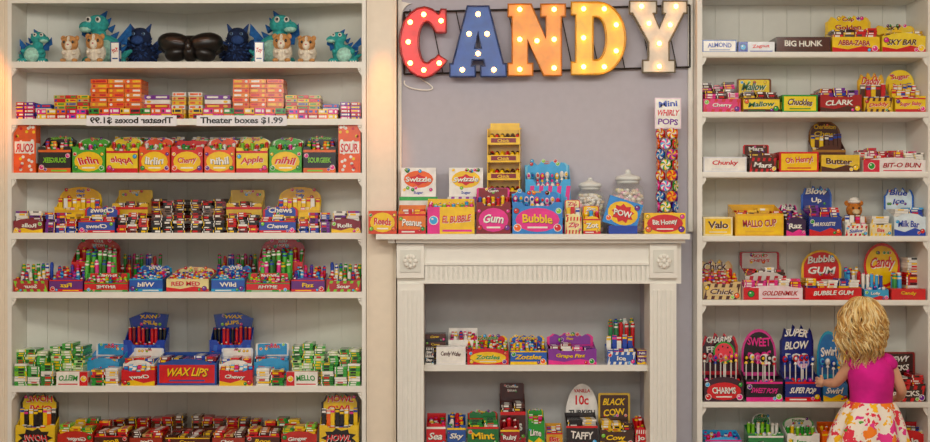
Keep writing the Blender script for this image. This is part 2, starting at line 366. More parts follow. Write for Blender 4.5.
# ---------------- CANDY marquee sign
E=bpy.data.objects.new('marquee_letter_sign',None); col.objects.link(E); E.location=(W(545,.06),.06,Z(40,.06))
eo=-E.location
def arc(cx,cy,rx,ry,a0,a1,n=14): return [(cx+rx*math.cos(math.radians(a0+(a1-a0)*i/n)),cy+ry*math.sin(math.radians(a0+(a1-a0)*i/n))) for i in range(n+1)]
LT={
'C':([arc(.5,.5,.5,.5,52,308)+[(.98,.24),(.80,.32)]+[(.74,.27)]+arc(.56,.5,.17,.30,300,60)+[(.76,.64),(.96,.64),(.96,.97),(.86,.97)]],[(.22,.2),(.18,.5),(.22,.78),(.5,.89),(.86,.8),(.5,.1),(.82,.2)]),
'A':([[(0,0),(0,.18),(.05,.18),(.31,1),(.69,1),(.95,.18),(1,.18),(1,0),(.55,0),(.55,.15),(.62,.15),(.60,.24),(.40,.24),(.38,.15),(.45,.15),(.45,0)],[(.44,.40),(.5,.64),(.56,.40)]],[(.5,.88),(.34,.6),(.66,.6),(.22,.09),(.78,.09),(.5,.32)]),
'N':([[(0,0),(0,.17),(.07,.17),(.07,.83),(0,.83),(0,1),(.40,1),(.66,.52),(.66,.83),(.57,.83),(.57,1),(1,1),(1,.83),(.93,.83),(.93,0),(.62,0),(.34,.50),(.34,.17),(.43,.17),(.43,0)]],[(.2,.92),(.2,.5),(.2,.08),(.5,.48),(.8,.92),(.8,.5),(.8,.1)]),
'D':([[(0,0),(0,.17),(.08,.17),(.08,.83),(0,.83),(0,1)]+arc(.48,.5,.52,.5,90,-90),[(.40,.2),(.40,.80)]+arc(.47,.5,.17,.30,90,-90)],[(.22,.9),(.22,.5),(.22,.1),(.6,.9),(.82,.68),(.82,.32),(.6,.1)]),
'Y':([[(0,1),(0,.83),(.05,.83),(.33,.42),(.33,.17),(.23,.17),(.23,0),(.79,0),(.79,.17),(.69,.17),(.69,.42),(.95,.83),(1,.83),(1,1),(.58,1),(.58,.83),(.63,.83),(.52,.62),(.41,.83),(.47,.83),(.47,1)]],[(.2,.92),(.33,.68),(.8,.92),(.7,.66),(.51,.4),(.51,.08)])}
bulb=mat('ffae58',.3,emit=11.0)
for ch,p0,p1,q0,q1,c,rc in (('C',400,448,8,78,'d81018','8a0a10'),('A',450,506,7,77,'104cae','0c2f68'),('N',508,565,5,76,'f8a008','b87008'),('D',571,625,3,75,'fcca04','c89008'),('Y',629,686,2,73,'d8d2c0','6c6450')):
    y=.06; ax,az=W(p0,y),Z(q1,y); ww,hh=W(p1,y)-ax,Z(q0,y)-az
    for part in (0,1):
        cu=bpy.data.curves.new('l','CURVE'); cu.dimensions='2D' if part==0 else '3D'
        for pl in LT[ch][0]:
            sp=cu.splines.new('POLY'); sp.points.add(len(pl)-1); sp.use_cyclic_u=True
            for i,(u,v) in enumerate(pl): sp.points[i].co=(u*ww,v*hh,0,1)
        if part==0: cu.extrude=.022; cu.fill_mode='BOTH'
        else: cu.bevel_depth=.0055; cu.bevel_resolution=2
        o=bpy.data.objects.new('l',cu); col.objects.link(o); dg=bpy.context.evaluated_depsgraph_get()
        me=bpy.data.meshes.new_from_object(o.evaluated_get(dg)); bpy.data.objects.remove(o)
        o=bpy.data.objects.new('letter_'+ch.lower()+('_face' if part==0 else '_rim'),me); col.objects.link(o)
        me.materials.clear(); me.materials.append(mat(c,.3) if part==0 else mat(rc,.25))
        o.rotation_euler=(math.pi/2,0,0); o.parent=E; o.location=Vector((ax,y-(0 if part==0 else .024),az))+eo
    mb=MB()
    for u,v in LT[ch][1]:
        p=(ax+u*ww,y-.038,az+v*hh); mb.cyl((p[0],y-.022,p[2]),(p[0],y-.029,p[2]),.011,.010,'6a5030',10); mb.ell(p,(.0125,.015,.0125),bulb,n=12,k=8)
    mb.obj('bulbs_'+ch.lower(),eo,parent=E)
mb=MB(); dk=mat('2c241e',.4,metal=.7)
for a,b_,q in ((404,690,12),(404,690,74)):
    pts=[Vector((W(a,.09),.095,Z(q,.09))),Vector((W(b_,.09),.095,Z(q-7,.09)))]
    mb.cyl(pts[0],pts[1],.005,.005,dk,8)
for a,q in ((690,5),(404,12)):
    mb.cyl((W(a,.09),.095,Z(q,.09)),(W(a,.09),.095,Z(q+62,.09)),.005,.005,dk,8)
for i in range(11):
    a=404+i*26; q=12-7*i/11; mb.cyl((W(a,.09),.095,Z(q,.09)),(W(a+13,.09),.095,Z(q+62,.09)),.003,.003,dk,6)
for a in (410,545,680): mb.cyl((W(a,.09),.09,Z(10,.09)),(W(a,.09),.1195,Z(10,.09)),.004,.004,dk,6)
mb.obj('frame',eo,parent=E)
mb=MB(); pr=None
for i in range(19):
    t_=i/18; p=Vector((W(418+26*math.sin(t_*5)*t_**.3*.7+4*t_,.1),.108,Z(76+14*math.sin(math.pi*t_*.9),.1)))
    if pr: mb.cyl(pr,p,.004,.004,WH,6)
    pr=p
mb.obj('cable',eo,parent=E)

# ---------------- plush toys
def bump(c): return mat(c,.9,var=.3,bump=.9,nscale=60)
def rx(a,ax='X'): return Matrix.Rotation(a,4,ax).to_3x3()
def dino(both,px,yf,w,h,sh='L1',c='35aaa6',c2='1f63a8',hd=1):
    mb=MB(); f=bump(c); g=bump(c2); bl=bump('b4e6d4'); d=w*.5
    mb.ell((0,d*.5,h*.3),(w*.32,d*.45,h*.3),f); mb.ell((-hd*w*.02,d*.22,h*.27),(w*.22,d*.25,h*.22),bl)
    mb.ell((hd*w*.12,d*.4,h*.55),(w*.15,d*.25,h*.22),f)
    mb.ell((hd*w*.14,d*.35,h*.78),(w*.22,d*.3,h*.18),f); mb.ell((hd*w*.31,d*.2,h*.72),(w*.16,d*.24,h*.11),f); mb.ell((hd*w*.33,d*.12,h*.67),(w*.12,d*.18,h*.06),bl)
    for s in(-1,1):
        mb.ell((hd*w*.18+s*w*.09,d*.08,h*.85),(w*.055,d*.07,h*.06),WH,n=8,k=6); mb.ell((hd*w*.18+s*w*.09,d*.01+.001,h*.85),(w*.028,d*.03,h*.032),K,n=8,k=6)
        mb.ell((s*w*.28,d*.28,h*.09),(w*.14,d*.3,h*.09),f); mb.ell((s*w*.24,d*.25,h*.36),(w*.07,d*.2,h*.09),f,rx(s*.6,'Y'))
        for k in range(3): mb.ell((s*w*.28+(k-1)*w*.07,d*.0,h*.05),(w*.025,d*.06,h*.03),WH,n=6,k=5)
    for i in range(6):
        z=h*(.93-.13*i)
        mb.cyl((hd*w*.06-hd*i*w*.065,d*.5,z),(hd*w*-.02-hd*i*w*.075,d*.55,z+h*.12),w*.07,.002,g,8)
    mb.cyl((-hd*w*.2,d*.6,h*.15),(-hd*w*.46,d*.6,h*.3),w*.12,w*.03,f,10); mb.ell((-hd*w*.46,d*.6,h*.3),w*.032,f,n=8,k=6)
    for s in (-1,1): mb.poly([(s*w*.14,h*.45),(s*w*.46,h*.82),(s*w*.48,h*.6),(s*w*.40,h*.55),(s*w*.38,h*.42),(s*w*.28,h*.42)][::-s],d*.6,d*.63,g)
    put(mb,'plush_dinosaur',px,yf,SZ[sh],0,both)
def guinea(both,px,yf,w,h,sh='L1'):
    mb=MB(); f=bump('cf965a'); wt=bump('f4e8d4'); d=w*.8
    mb.ell((0,d*.55,h*.36),(w*.42,d*.45,h*.36),wt); mb.ell((0,d*.3,h*.68),(w*.38,d*.3,h*.3),f); mb.ell((0,d*.06,h*.60),(w*.16,d*.13,h*.17),wt); mb.ell((0,d*.1,h*.82),(w*.07,d*.14,h*.12),wt)
    for s in(-1,1):
        mb.ell((s*w*.3,d*.35,h*.88),(w*.11,d*.06,h*.1),f); mb.ell((s*w*.19,d*.04,h*.72),(w*.055,d*.04,h*.06),K,n=8,k=6); mb.ell((s*w*.25,d*.12,h*.07),(w*.13,d*.15,h*.07),f); mb.ell((s*w*.22,d*.1,h*.35),(w*.1,d*.12,h*.08),wt)
    mb.ell((0,-d*.06,h*.62),(w*.045,d*.04,h*.03),'c06a6a',n=8,k=6)
    put(mb,'plush_guinea_pig',px,yf,SZ[sh],0,both)
def navy(both,px,yf,w,h):
    mb=MB(); f=bump('1d2c50'); g=bump('31508c'); d=w*.6
    mb.ell((0,d*.5,h*.3),(w*.36,d*.45,h*.3),f); mb.ell((w*.05,d*.35,h*.7),(w*.27,d*.35,h*.22),f); mb.ell((w*.08,d*.05,h*.62),(w*.16,d*.16,h*.1),g)
    for s in(-1,1):
        mb.cyl((w*.05+s*w*.16,d*.35,h*.82),(w*.05+s*w*.26,d*.4,h*1.0),w*.08,.003,g,8)
        mb.ell((w*.05+s*w*.12,d*.06,h*.76),(w*.045,d*.05,h*.035),'8ab0d8',n=8,k=6); mb.ell((w*.05+s*w*.12,d*.01,h*.76),(w*.02,d*.02,h*.03),K,n=6,k=5)
        mb.ell((s*w*.26,d*.25,h*.09),(w*.14,d*.25,h*.09),g)
        q=[(s*w*.2,h*.3),(s*w*.5,h*.42),(s*w*.44,h*.55),(s*w*.5,h*.72),(s*w*.34,h*.66),(s*w*.2,h*.55)]
        mb.poly(q[::-s],d*.6,d*.65,g)
    for i in range(160):
        a=random.uniform(0,6.28);b=random.uniform(.1,1.4); p=Vector((w*.36*math.cos(a)*math.sin(b),d*.5-d*.42*math.cos(b),h*.38+h*.36*math.sin(a)*math.sin(b))); mb.cyl(p,p+Vector((math.cos(a)*.016,-.008,math.sin(a)*.014-.004)),.007,.001,random.choice([f,g,f]),5)
    put(mb,'plush_dragon',px,yf,SZ['L1'],0,both)
dino(1,272,.12,.27,.275); dino(1,343,.05,.185,.17,hd=-1)
navy(1,234,.26,.215,.24)
guinea(1,281,.0,.12,.15); guinea(1,306,.005,.115,.14)
CT('L1',254,264,42,.03,.03,'284a90',WH,R,'Toy','frame',both=1,name='toy_tag_box')
mb=MB(); f=mat('17110f',.3,var=.3)
mb.ell((0,.09,.09),(.165,.08,.062),f,n=28,k=16)
for s in(-1,1):
    mb.ell((s*.075,.055,.105),(.092,.07,.055),f,rx(-s*.18,'Y'),n=24,k=14); mb.ell((s*.07,.05,.055),(.06,.06,.042),f,rx(s*.25,'Y'),n=20,k=12)
    mb.ell((s*.072,.018,.112),(.062,.034,.024),mat('4a3226',.06,var=.4),rx(-s*.16,'Y'),n=20,k=12)
    mb.cyl((s*.13,.09,.1),(s*.172,.12,.09),.02,.014,f,12)
mb.ell((0,.05,.06),(.04,.065,.052),f,n=20,k=12); mb.ell((0,.0,.085),(.018,.022,.035),mat('2a1e1a',.2),n=14,k=10)
put(mb,'goggle_mask',188,.04,SZ['L1'],0,0)

# ---------------- LEFT CASE
b=1
ST('L2',232,284,79,.10,.14,9,3,[O,'f89028',O,'f07818'],(WH,Y,R),both=b); ST('L2',188,203,92,.2,.12,7,1,[WH,Y,'f3c860'],(R,O),both=b)
ST('L2',204,231,95,.16,.12,6,1,[R,WH,P],(Y,WH),both=b); ST('L2',285,321,95,.08,.13,7,3,[Y,R,'c8b060'],(R,G,B),both=b)
ST('L2',322,339,104,.07,.12,4,1,[WH,B],(R,),both=b); ST('L2',340,361,102,.05,.12,5,2,[PK,P,R],(WH,Y),both=b)
ST('L2',192,286,108,.02,.06,2,9,[R,Y,PK,O,G],(WH,K),both=b)
ST('L2',288,338,109,.005,.06,2,5,[Y,PK,R,O],(WH,B),both=b)
def shsign(mir):
    mb=MB(); w=.45; mb.box(-w/2,w/2,0,.002,0,.052,mat('f4f2f6',.6,var=.02)); mb.text('Theater boxes $1.99',0,-.0008,.026,w*.92,.036,K); 
    px=242 if not mir else 132; mb.obj('shelf_price_sign',(W(px),-.0095,Z(126)),0,mir)
shsign(0); shsign(1)
DS('L3',204,235,138,150,.03,.11,'f05018',Y,WH,'nihil',[WH,G,R,LG],'ball','arch',htxt='nihil',hc='f4f4e4',style='oval',both=b)
DS('L3',236,268,137,151,.04,.11,'f8d820',R,R,'Apple',[G,LG,R,WH],'ball','arch',htxt='nihil',hc='f4f4e4',style='band',both=b)
DS('L3',269,302,138,150,.03,.11,'48b028',Y,R,'nihil',[WH,G,R,PK],'ball','arch',htxt='Melon',hc='e8f4d0',style='oval',both=b)
CT('L3',338,361,123,.02,.07,'f05c18',WH,R,'SOUR','dots',both=b); DS('L3',303,336,136,150,.03,.1,K,'e86a18',LG,'SOURGEEK',[R,O,G],'roll','wave',both=b,style='band',hc='2a1010')
DS('L3',171,203,140,150,.04,.12,'d82020',Y,R,'Cherry',[WH,R,G],'ball','arch',htxt='Fruity',hc='f4f4e4',style='oval')
HP('L3',190,262,139,138,.17,.06,[R,WH,Y,G],'bar',both=b)
# L4
HP('L4',189,225,208,194,.22,.16,[BR,R,WH,DR,'907060',K],'flat',both=b)
DS('L4',226,262,190,207,.16,.11,'e8bc28',R,WH,'Taffy',[R,WH,BR],'flat','rect',hc='f0cc3a',both=b)
DS('L4',276,320,187,210,.13,.08,Y,'f0b810',B,'Bonomo',[B,Y,WH],'bar','arch',hc=Y,htxt='Salt Taffy',both=b)
HP('L4',189,225,220,212,.03,.17,[R,DR,WH,BR,K],'flat',both=b); HP('L4',226,258,219,208,.01,.13,[K,R,WH,DR],'flat',both=b)
DS('L4',259,296,205,221,.02,.1,'3050b0',R,WH,'Chews',[R,B,WH,Y,K],'flat','wave',both=b)
HP('L4',297,330,217,210,.01,.11,[R,WH,Y,B,P],'flat',both=b); DS('L4',331,361,206,221,.01,.12,'8a2030',Y,WH,'Rolls',[P,DR,WH,'d0b090'],'flat',None,both=b)
# L5
DS('L5',258,303,238,262,.13,.09,R,'b81020',WH,'Hot',[R,G,PK,G],'roll','arch',htxt='RED HOTS',hc='c01018',both=b)
HP('L5',258,292,263,253,.055,.07,['3a9a30','58c040','2f7a2a',PK],'roll',both=b,name='candy_tube_bundle',ps=.026)
DS('L5',246,290,273,283,.0,.05,R,G,WH,'RHYME',[G,PK,R,LG],'roll','rect',hc=G,both=b)
DS('L5',291,325,268,280,.01,.14,'6a2080',R,Y,'Fizz',[R,P,LB,K],'roll',None,both=b); DS('L5',326,361,266,281,.01,.14,'b82828',LG,WH,'Sour',[G,R,B,WH],'roll',None,both=b)
DS('L5',211,245,264,279,.02,.2,'2058b8','18a0d0',WH,'Wild',[B,LB,R,TE,K],'roll','wave',both=b)
HP('L5',215,256,266,256,.24,.09,[B,G,R,DR],'roll',both=b)
DS('L5',166,209,267,279,.03,.2,'f0e098',R,R,'RED MED',[R,Y,LB,B],'roll','arch',both=0)
# L6
DS('L6',209,251,312,345,.22,.1,B,'2a62c8',Y,'WAX',[R,DR,K],'ball','tilt',htxt='WAX LIPS',hc='1b4a9e',both=b)
DS('L6',157,217,352,363,.03,.15,'1c4ca0',R,Y,'WAX LIPS',[R,K,DR,B],'flat',None,style='frame')
DS('L6',219,252,348,364,.06,.14,WH,LB,R,'Swirl',[LB,WH,PK,B,R],'flat','rect',hc='e4ecf8',both=b,rot=.12)
DS('L6',254,289,343,362,.12,.12,'30a0d8',WH,R,'Twist',[R,WH,DR,LB],'flat','rect',hc=WH,both=b,rot=.12)
DS('L6',219,253,366,372,.0,.05,R,Y,WH,'Chewy',[LB,R,Y],'bar',None,both=b); 
CT('L6',286,318,372,.0,.045,WH,R,G,'MELLO','split',both=b)
HP('L6',290,325,350,340,.06,.15,['3fb03a','5cc84a','308a38','c8e8a0'],'flat',both=b); HP('L6',327,361,356,342,.05,.14,['3fb03a','4cc050','308a38','d8e8b0'],'flat',both=b)
HP('L6',320,361,367,.0 or 363,.0,.045,['3cae40','2f8a30',LG,WH],'flat',both=b); HP('L6',255,284,370,366,.0,.09,[R,WH,G,Y],'flat',both=b)
# L7
DS('L7',319,359,391,428,.02,.07,'f0c820',K,R,'HOWL',[Y,K,O],'bar','wave',htxt='HOWL OWL',hc='2a2018',both=b,style='burst')
DS('L7',281,317,420,434,.02,.12,'c82818',G,WH,'Ginger',[LG,Y,'f0a080',G],'flat',None,both=b); DS('L7',246,280,423,436,.03,.14,BR,R,Y,'Root',[R,BR,Y,'d08050'],'flat',None,both=b)
DS('L7',212,245,426,438,.05,.18,'a83018',WH,WH,'Choc',[BR,R,TN],'flat',None,both=b); DS('L7',165,210,428,438,.05,.2,'5a2010',Y,Y,'Cocoa',[BR,DR,'7a4a2a'],'flat','rect')
HP('L7',225,262,420,415,.26,.08,[BR,R,'8a4a20'],'flat',both=b); HP('L7',190,224,418,413,.3,.1,[BR,'7a4a20',R],'flat',both=b); HP('L7',264,300,422,416,.17,.08,[G,Y,R,O],'flat',both=b)

# ---------------- MANTEL top
CT('M',368,397,211,-.135,.10,'e04818',Y,R,'Reeds','oval'); DS('M',398,426,204,214,-.135,.1,'f08020',R,WH,'Peanut',[O,Y,R],'flat','rect')
DS('M',427,475,199,207,-.135,.1,Y,PK,'d8281c','EL BUBBLE',[PK,LB,Y,LG],'ball','rect',hc='ffc030',style='split')
for p0,p1,c in ((399,438,'30b04a'),(447,484,'9a3ab0')):
    CT('M',p0,p1,197,.0,.07,'f0ede4',c,O,'Sugar','band')
for p0,p1,c in ((401,436,O),(449,483,Y)):
    zs=Z(197,.0)+.002; mb=MB(); w=(p1-p0)*S; h=.145
    mb.box(-w/2,w/2,0,.05,0,h,'f8f5ee'); mb.disc(0,-.0008,h*.6,w*.42,h*.3,c); mb.star(0,-.0016,h*.58,w*.28,h*.2,R,6); mb.text('Swizzle',0,-.0026,h*.6,w*.74,h*.2,WH,True)
    mb.text('Sugar',0,-.001,h*.13,w*.6,h*.12,B)
    for i in range(9): fruit(mb,random.uniform(-.42,.42)*w,-.0028,h*random.choice([.24,.3,.92,.88]),.009)
    mb.obj('candy_carton',(W((p0+p1)/2,.01),.01,zs))
mb=MB(); w=.165; zt_=Z(127,.0)-SZ['M']; hh=zt_/6
for i in range(6):
    z0=i*hh; mb.box(-w/2,w/2,.0,.09,z0,z0+.005,Y); mb.box(-w/2,w/2,.0,.004,z0+.005,z0+hh*.42,Y); mb.box(-w/2,w/2,.086,.09,z0,z0+hh,'f0c010')
    for s in(-1,1): mb.box(s*w/2-(.004 if s>0 else 0),s*w/2+(.004 if s<0 else 0),.004,.086,z0,z0+hh*(.98 if i<5 else .9),'f0c010')
    mb.box(-w/2+.02,w/2-.02,-.001,0,z0+.01,z0+hh*.36,DR); mb.text('Chick',0,-.0018,z0+hh*.22,w*.6,hh*.18,Y)
    for k in range(6):
        for j in (0,1): mb.ell((-w/2+.02+k*.026,.03+j*.03,z0+hh*.42+j*.008),(.012,.018,.016),random.choice([BR,'3a1a10',R,Y]),n=8,k=6)
mb.poly([(-w*.45,zt_-.01),(w*.45,zt_-.01),(w*.45,zt_+.025),(-w*.45,zt_+.025)],.084,.09,Y)
mb.obj('candy_rack',(W(503.5,.0),.0,SZ['M']+.001),-.12)
DS('M',476,511,188,206,-.135,.09,DR,PK,WH,'Gum',[PK,'3050a0',Y,R],'ball','rect',style='oval')
DS('M',512,563,190,206,-.135,.1,'2a88d8',PK,Y,'Bubble',[WH,PK,LB,'f0d8e8'],'pop','wave',hc=LB,style='oval',ps=.026)
DS('M',525,571,160,186,.0,.085,LB,PK,R,'Cotton',[PK,WH,LB,Y],'pop','wave',htxt='Party Bears',hc='7ad0ee')
DS('M',565,582,200,217,-.135,.07,'f8e8a0',R,R,'Zip',[R,Y,WH],'bar','rect'); DS('M',583,601,206,219,-.135,.06,Y,R,WH,'Zot',[R,Y,LB],'ball','rect')
mb=MB(); mb.box(-.07,.07,.0,.07,0,.04,B); Xr=Matrix.Rotation(.3,4,'Y')
mb.M=Matrix.Translation((0,.01,.10))@Xr; mb.box(-.085,.085,0,.03,-.068,.068,'2c90e0'); mb.disc(0,-.001,0,.075,.058,Y); mb.star(0,-.002,0,.058,.048,R); mb.text('POW',0,-.003,0,.09,.034,WH,True); fruit(mb,-.06,-.003,-.04,.014); fruit(mb,.06,-.003,.045,.014); mb.M=Matrix()
mb.obj('bubble_gum_tub',(W(623,-.13),-.132,SZ['M']+.001))
CT('M',644,686,213,-.135,.065,Y,R,WH,'Bit Honey','oval')
glass=mat('eef6f8',.04,var=0,alpha=.16)
def jar(px,top,r):
    h=Z(top,.05)-SZ['M']; mb=MB()
    pr=[(r*.8,.0),(r*.98,.012),(r,.04),(r,h*.62),(r*.9,h*.72),(r*.66,h*.78),(r*.66,h*.83)]
    mb.lathe((0,0,0),pr,glass,24,close=False)
    mb.lathe((0,0,h*.83),[(r*.78,0),(r*.8,.012),(r*.7,.02),(r*.3,.03),(r*.14,.036),(r*.2,h*.13),(r*.12,h*.17)],mat('e4e8e4',.1,var=.05),20)
    mb.lathe((0,0,h*.78),[(r*.69,0),(r*.70,h*.05)],mat('d8dcd8',.1,var=.05),20)
    for i in range(420):
        a=random.uniform(0,6.28);q=r*.84*math.sqrt(random.uniform(.35,1)); zz=.014+(h*.64)*random.random()
        if zz>h*.6: q*=.8
        mb.ell((q*math.cos(a),q*math.sin(a),zz),(.0115,.011,.009),random.choice([WH,'f6e8d0','f0d8b8','f4b8c8','f0eab8',WH]),n=7,k=5)
    mb.obj('glass_candy_jar',(W(px,.03),.03,SZ['M']+.001))
jar(590,178,.074); jar(628,170,.082)
# lollipop tree
mb=MB(); H=Z(128,0)-SZ['M']
mb.lathe((0,0,0),[(.06,0),(.062,.01),(.055,.02)],'b8b8b8'); mb.cyl((0,0,.02),(0,0,H),.008,.008,WH,8)
prs=[(R,WH,Y),(G,Y,WH),(PK,LB,WH),(O,Y,R),(B,LB,WH),(P,PK,Y),(R,G,Y)]
for l in range(9):
    z=.075+l*.0525
    for k in range(5):
        a=2*math.pi*k/5+(l%2)*.63; q=.046; c=Vector((q*math.cos(a),q*math.sin(a),z+.006)); 
        mb.cyl((0,0,z-.04),c,.002,.002,WH,5)
        n=Vector((math.cos(a),math.sin(a),0)); s_=Vector((-n.y,n.x,0)); u=Vector((0,0,1)); pr=random.choice(prs)
        mb.cyl(c-n*.004,c+n*.004,.0265,.0265,pr[0],16)
        for off in (.0046,):
            for rr0,rr1 in ((0,.5),(.5,1)):
                for j in range(12):
                    t0=2*math.pi*j/12;t1=2*math.pi*(j+1)/12; tw=.9
                    v=[c+n*off+(s_*math.cos(tt)+u*math.sin(tt))*rr*.026 for tt,rr in ((t0+tw*rr0,rr0),(t0+tw*rr1,rr1),(t1+tw*rr1,rr1),(t1+tw*rr0,rr0))]
                    mb.add(v,[(0,1,2,3)],pr[j%3])
mb.box(-.066,.066,-.03,-.024,H-.005,H+.15,mat('ecd4e0')); mb.box(-.06,.06,-.0306,-.03,H+.001,H+.144,WH); mb.text('Mini',0,-.0316,H+.12,.1,.035,B,True); mb.text('WHIRLY',0,-.0316,H+.075,.11,.035,R,True); mb.text('POPS',0,-.0316,H+.03,.1,.035,P,True)
mb.obj('lollipop_tree',(W(667,.03),.03,SZ['M']+.001))

# ---------------- firebox shelf
CT('F1',425,446,334,.13,.1,BR,K,Y,'Cow','band',n=4); CT('F1',425,434,348,.03,.08,K,WH,WH,'Bar','band',n=2)
DS('F1',448,478,327,340,.14,.11,WH,BR,R,'Marsh',[BR,WH,R],'roll','wave'); CT('F1',436,466,347,.03,.09,'f4f0ec',WH,BR,'Candy Wafer','frame')
DS('F1',467,509,334,351,.03,.15,R,Y,G,'Zotzles',[R,G,Y,LG],'roll','wave',style='oval',ps=.018); DS('F1',510,547,334,351,.03,.15,'2060c0',Y,Y,'Zotzles',[B,Y,LB,BR],'roll','wave',style='band',ps=.018)
DS('F1',548,597,332,351,.03,.15,'8a2aa0',PK,Y,'Grape Fizz',[PK,P,WH,DR],'flat','wave'); 
DS('F1',607,636,336,352,.03,.12,'2a60b8',WH,WH,'Ice',[B,WH],'bar',None)
HP('F1',608,636,324,320,.17,.07,['2f8a50','e0f0e8',R],'roll',name='candy_bottle_bundle',ps=.024)
CT('F1',637,648,350,.04,.1,'6a2a88',Y,WH,'Nik','band',n=2)
DS('F2',426,446,412,427,.03,.14,R,WH,WH,'Sea',[R,Y,B,G],'roll','wave'); DS('F2',447,466,414,428,.03,.14,'2858a8',Y,WH,'Sky',[G,WH,B,R],'roll',None)
DS('F2',467,499,410,427,.05,.14,'207838',R,Y,'Mint',[R,G,WH,Y],'flat','wave'); DS('F2',500,526,383,412,.13,.14,'4a1a12',R,WH,'Bites',[BR,R],'flat','rect',htxt='Coffee Bites',hc='5a2018')
DS('F2',500,520,420,430,.03,.09,'a01820',Y,WH,'Ruby',[R,DR],'ball',None); DS('F2',528,545,408,424,.05,.1,G,Y,WH,'Lime',[G,LG,R],'bar','wave')
DS('F2',546,563,422,433,.04,.1,'e0a020',R,R,'Bit',[Y,R],'bar','wave')
mb=MB(); w=.17;h=Z(384,.2)-SZ['F2']
mb.poly(header(w,0,h,'arch'),0,.004,mat('f0eee8')); mb.text('10c',0,-.001,h*.72,w*.4,.05,R); mb.text('VANILLA',0,-.001,h*.88,w*.5,.018,R); mb.text('TURKISH',0,-.001,h*.5,w*.8,.03,K); mb.text('TAFFY',0,-.001,h*.36,w*.7,.03,K); mb.box(-.05,.05,0,.04,0,.004,WH); mb.obj('taffy_sign',(W(582,.2),.2,SZ['F2']+.001))
DS('F2',566,598,412,426,.05,.12,'28201e',R,WH,'TAFFY',[WH,K,'d0c8c0'],'flat',None)
DS('F2',600,634,393,432,.06,.12,'4a2a16',Y,Y,'Cow',[BR,Y],'flat','rect',htxt='BLACK COW',hc='d8b030'); DS('F2',635,647,416,430,.05,.12,R,WH,WH,'Jo',[R,G],'roll',None)

# ---------------- RIGHT CASE
CT('A',702,737,40,.02,.2,'2a62b8',WH,B,'ALMOND','frame'); CT('A',738,775,42,.02,.2,'e8ecf0',B,R,'Zagnut','split'); CT('A',776,831,37,.02,.2,'4a2414',BR,WH,'BIG HUNK','frame')
DS('A',832,880,14,37,.02,.13,'ffd418',R,'b01818','ABBA-ZABA',[Y,R,BR],'flat','wave',htxt='Cup Golden',hc='f0c840')
DS('A',882,926,24,36,.02,.15,'ffdc30',R,BR,'SKY BAR',[Y,'d0a020',WH],'flat','wave',htxt='SKY',hc='ffcc1c')
DS('B',703,741,83,99,.02,.2,'e8307a',R,WH,'Cherry',[BR,PK,R,'f0a8c0'],'flat',None); DS('B',743,780,79,98,.02,.16,'ffdc28',BR,'1c6a30','Mallow',[Y,BR],'flat','rect',hc='7a441c')
CT('B',782,818,95,.02,.18,G,'ffe020',BR,'Chuckles','frame'); DS('B',820,862,86,97,.02,.18,'b01818',BR,WH,'CLARK',[DR,R,B,P],'flat',None)
DS('B',864,893,71,98,.02,.12,'f0c020',BR,R,'Daddy',[Y,BR,R],'bar','wave',hc='e0a828'); DS('B',895,926,70,98,.02,.15,'ffd81c',R,R,'Sugar Baby',[Y,R],'bar','round',hc='ffd820')
CT('C',703,747,157,.02,.2,'e8e8ec',WH,R,'Chunky','frame'); DS('C',749,777,145,158,.02,.15,BR,R,WH,'Mars',[BR,'8a3a20',R],'flat','rect'); CT('C',779,819,152,.02,.15,R,Y,R,'Oh Henry!','frame')
DS('C',812,846,121,150,.19,.08,BR,'b07820',Y,'Nut',[BR,Y],'bar','arch',htxt='Charleston Chew',hc='8a5a20'); CT('C',821,860,155,.02,.14,'f0c830',BR,BR,'Butter','band',n=1)
DS('C',863,926,148,160,.02,.2,'f4ece8','d82040','b01028','BIT-O BUN',[PK,R,WH,'c84050'],'flat',None,style='split')
CT('D',703,733,217,.03,.18,'f8e8b0',Y,BR,'Valo','frame'); DS('D',735,784,204,214,.02,.18,'f0b818',Y,'b01818','MALLO CUP',[Y,R,'e8a818'],'flat','rect',style='frame')
DS('D',786,806,203,220,.02,.16,'381a48',PK,WH,'Raz',[P,PK,K],'roll','wave'); DS('D',809,842,184,217,.02,.16,'1c3c98',R,WH,'BAR ROULETTE',[B,P,R,K],'flat','wave',htxt='Blow Up',hc='2c68c8')
DS('D',870,892,210,225,.02,.16,'f0e0b0',Y,R,'Bit',[Y,WH],'flat',None); DS('D',894,926,186,217,.02,.16,'e0f0f8',B,B,'Milk Bar',[B,LB,WH],'flat','wave',htxt='Blue Ice',hc='1c68c8')
DS('D',845,868,218,226,.02,.05,'f0e8d8',R,B,'Sailor',[WH,R],'bar',None)
mb=MB(); f=bump('d07c2a'); mb.ell((0,.04,.05),(.05,.035,.05),bump('2858a8')); mb.ell((0,.03,.13),(.042,.035,.04),f); mb.ell((0,-.005,.12),(.02,.014,.015),bump('ecd0a0'))
for s in(-1,1): mb.ell((s*.035,.035,.165),(.014,.008,.014),f); mb.ell((s*.015,-.002,.14),.005,K,n=8,k=6); mb.ell((s*.055,.02,.07),(.015,.015,.035),f,rx(-s*.5,'Y')); mb.ell((s*.03,.02,.012),(.025,.035,.013),f)
mb.ell((0,.03,.172),(.034,.03,.012),WH); mb.ell((0,.03,.185),(.024,.022,.012),WH)
mb.obj('toy_bear_dispenser',(W(856,.1),.1,SZ['D']+.001))
DS('E',703,741,258,284,.03,.18,'e0c080',BR,BR,'Chick',[TN,O,'a05a28',R],'roll','wave',hc='d0a060'); DS('E',743,803,274,288,.0,.09,'f8e0e4',R,'c01828','GOLDENMILK',[R,WH,PK],'flat',None,style='split')
DS('E',745,787,252,276,.12,.14,'d8d0c8','c01830',R,'Peanut',[R,WH,BR],'flat','rect',htxt='GOLD CHEWS',hc='c01830')
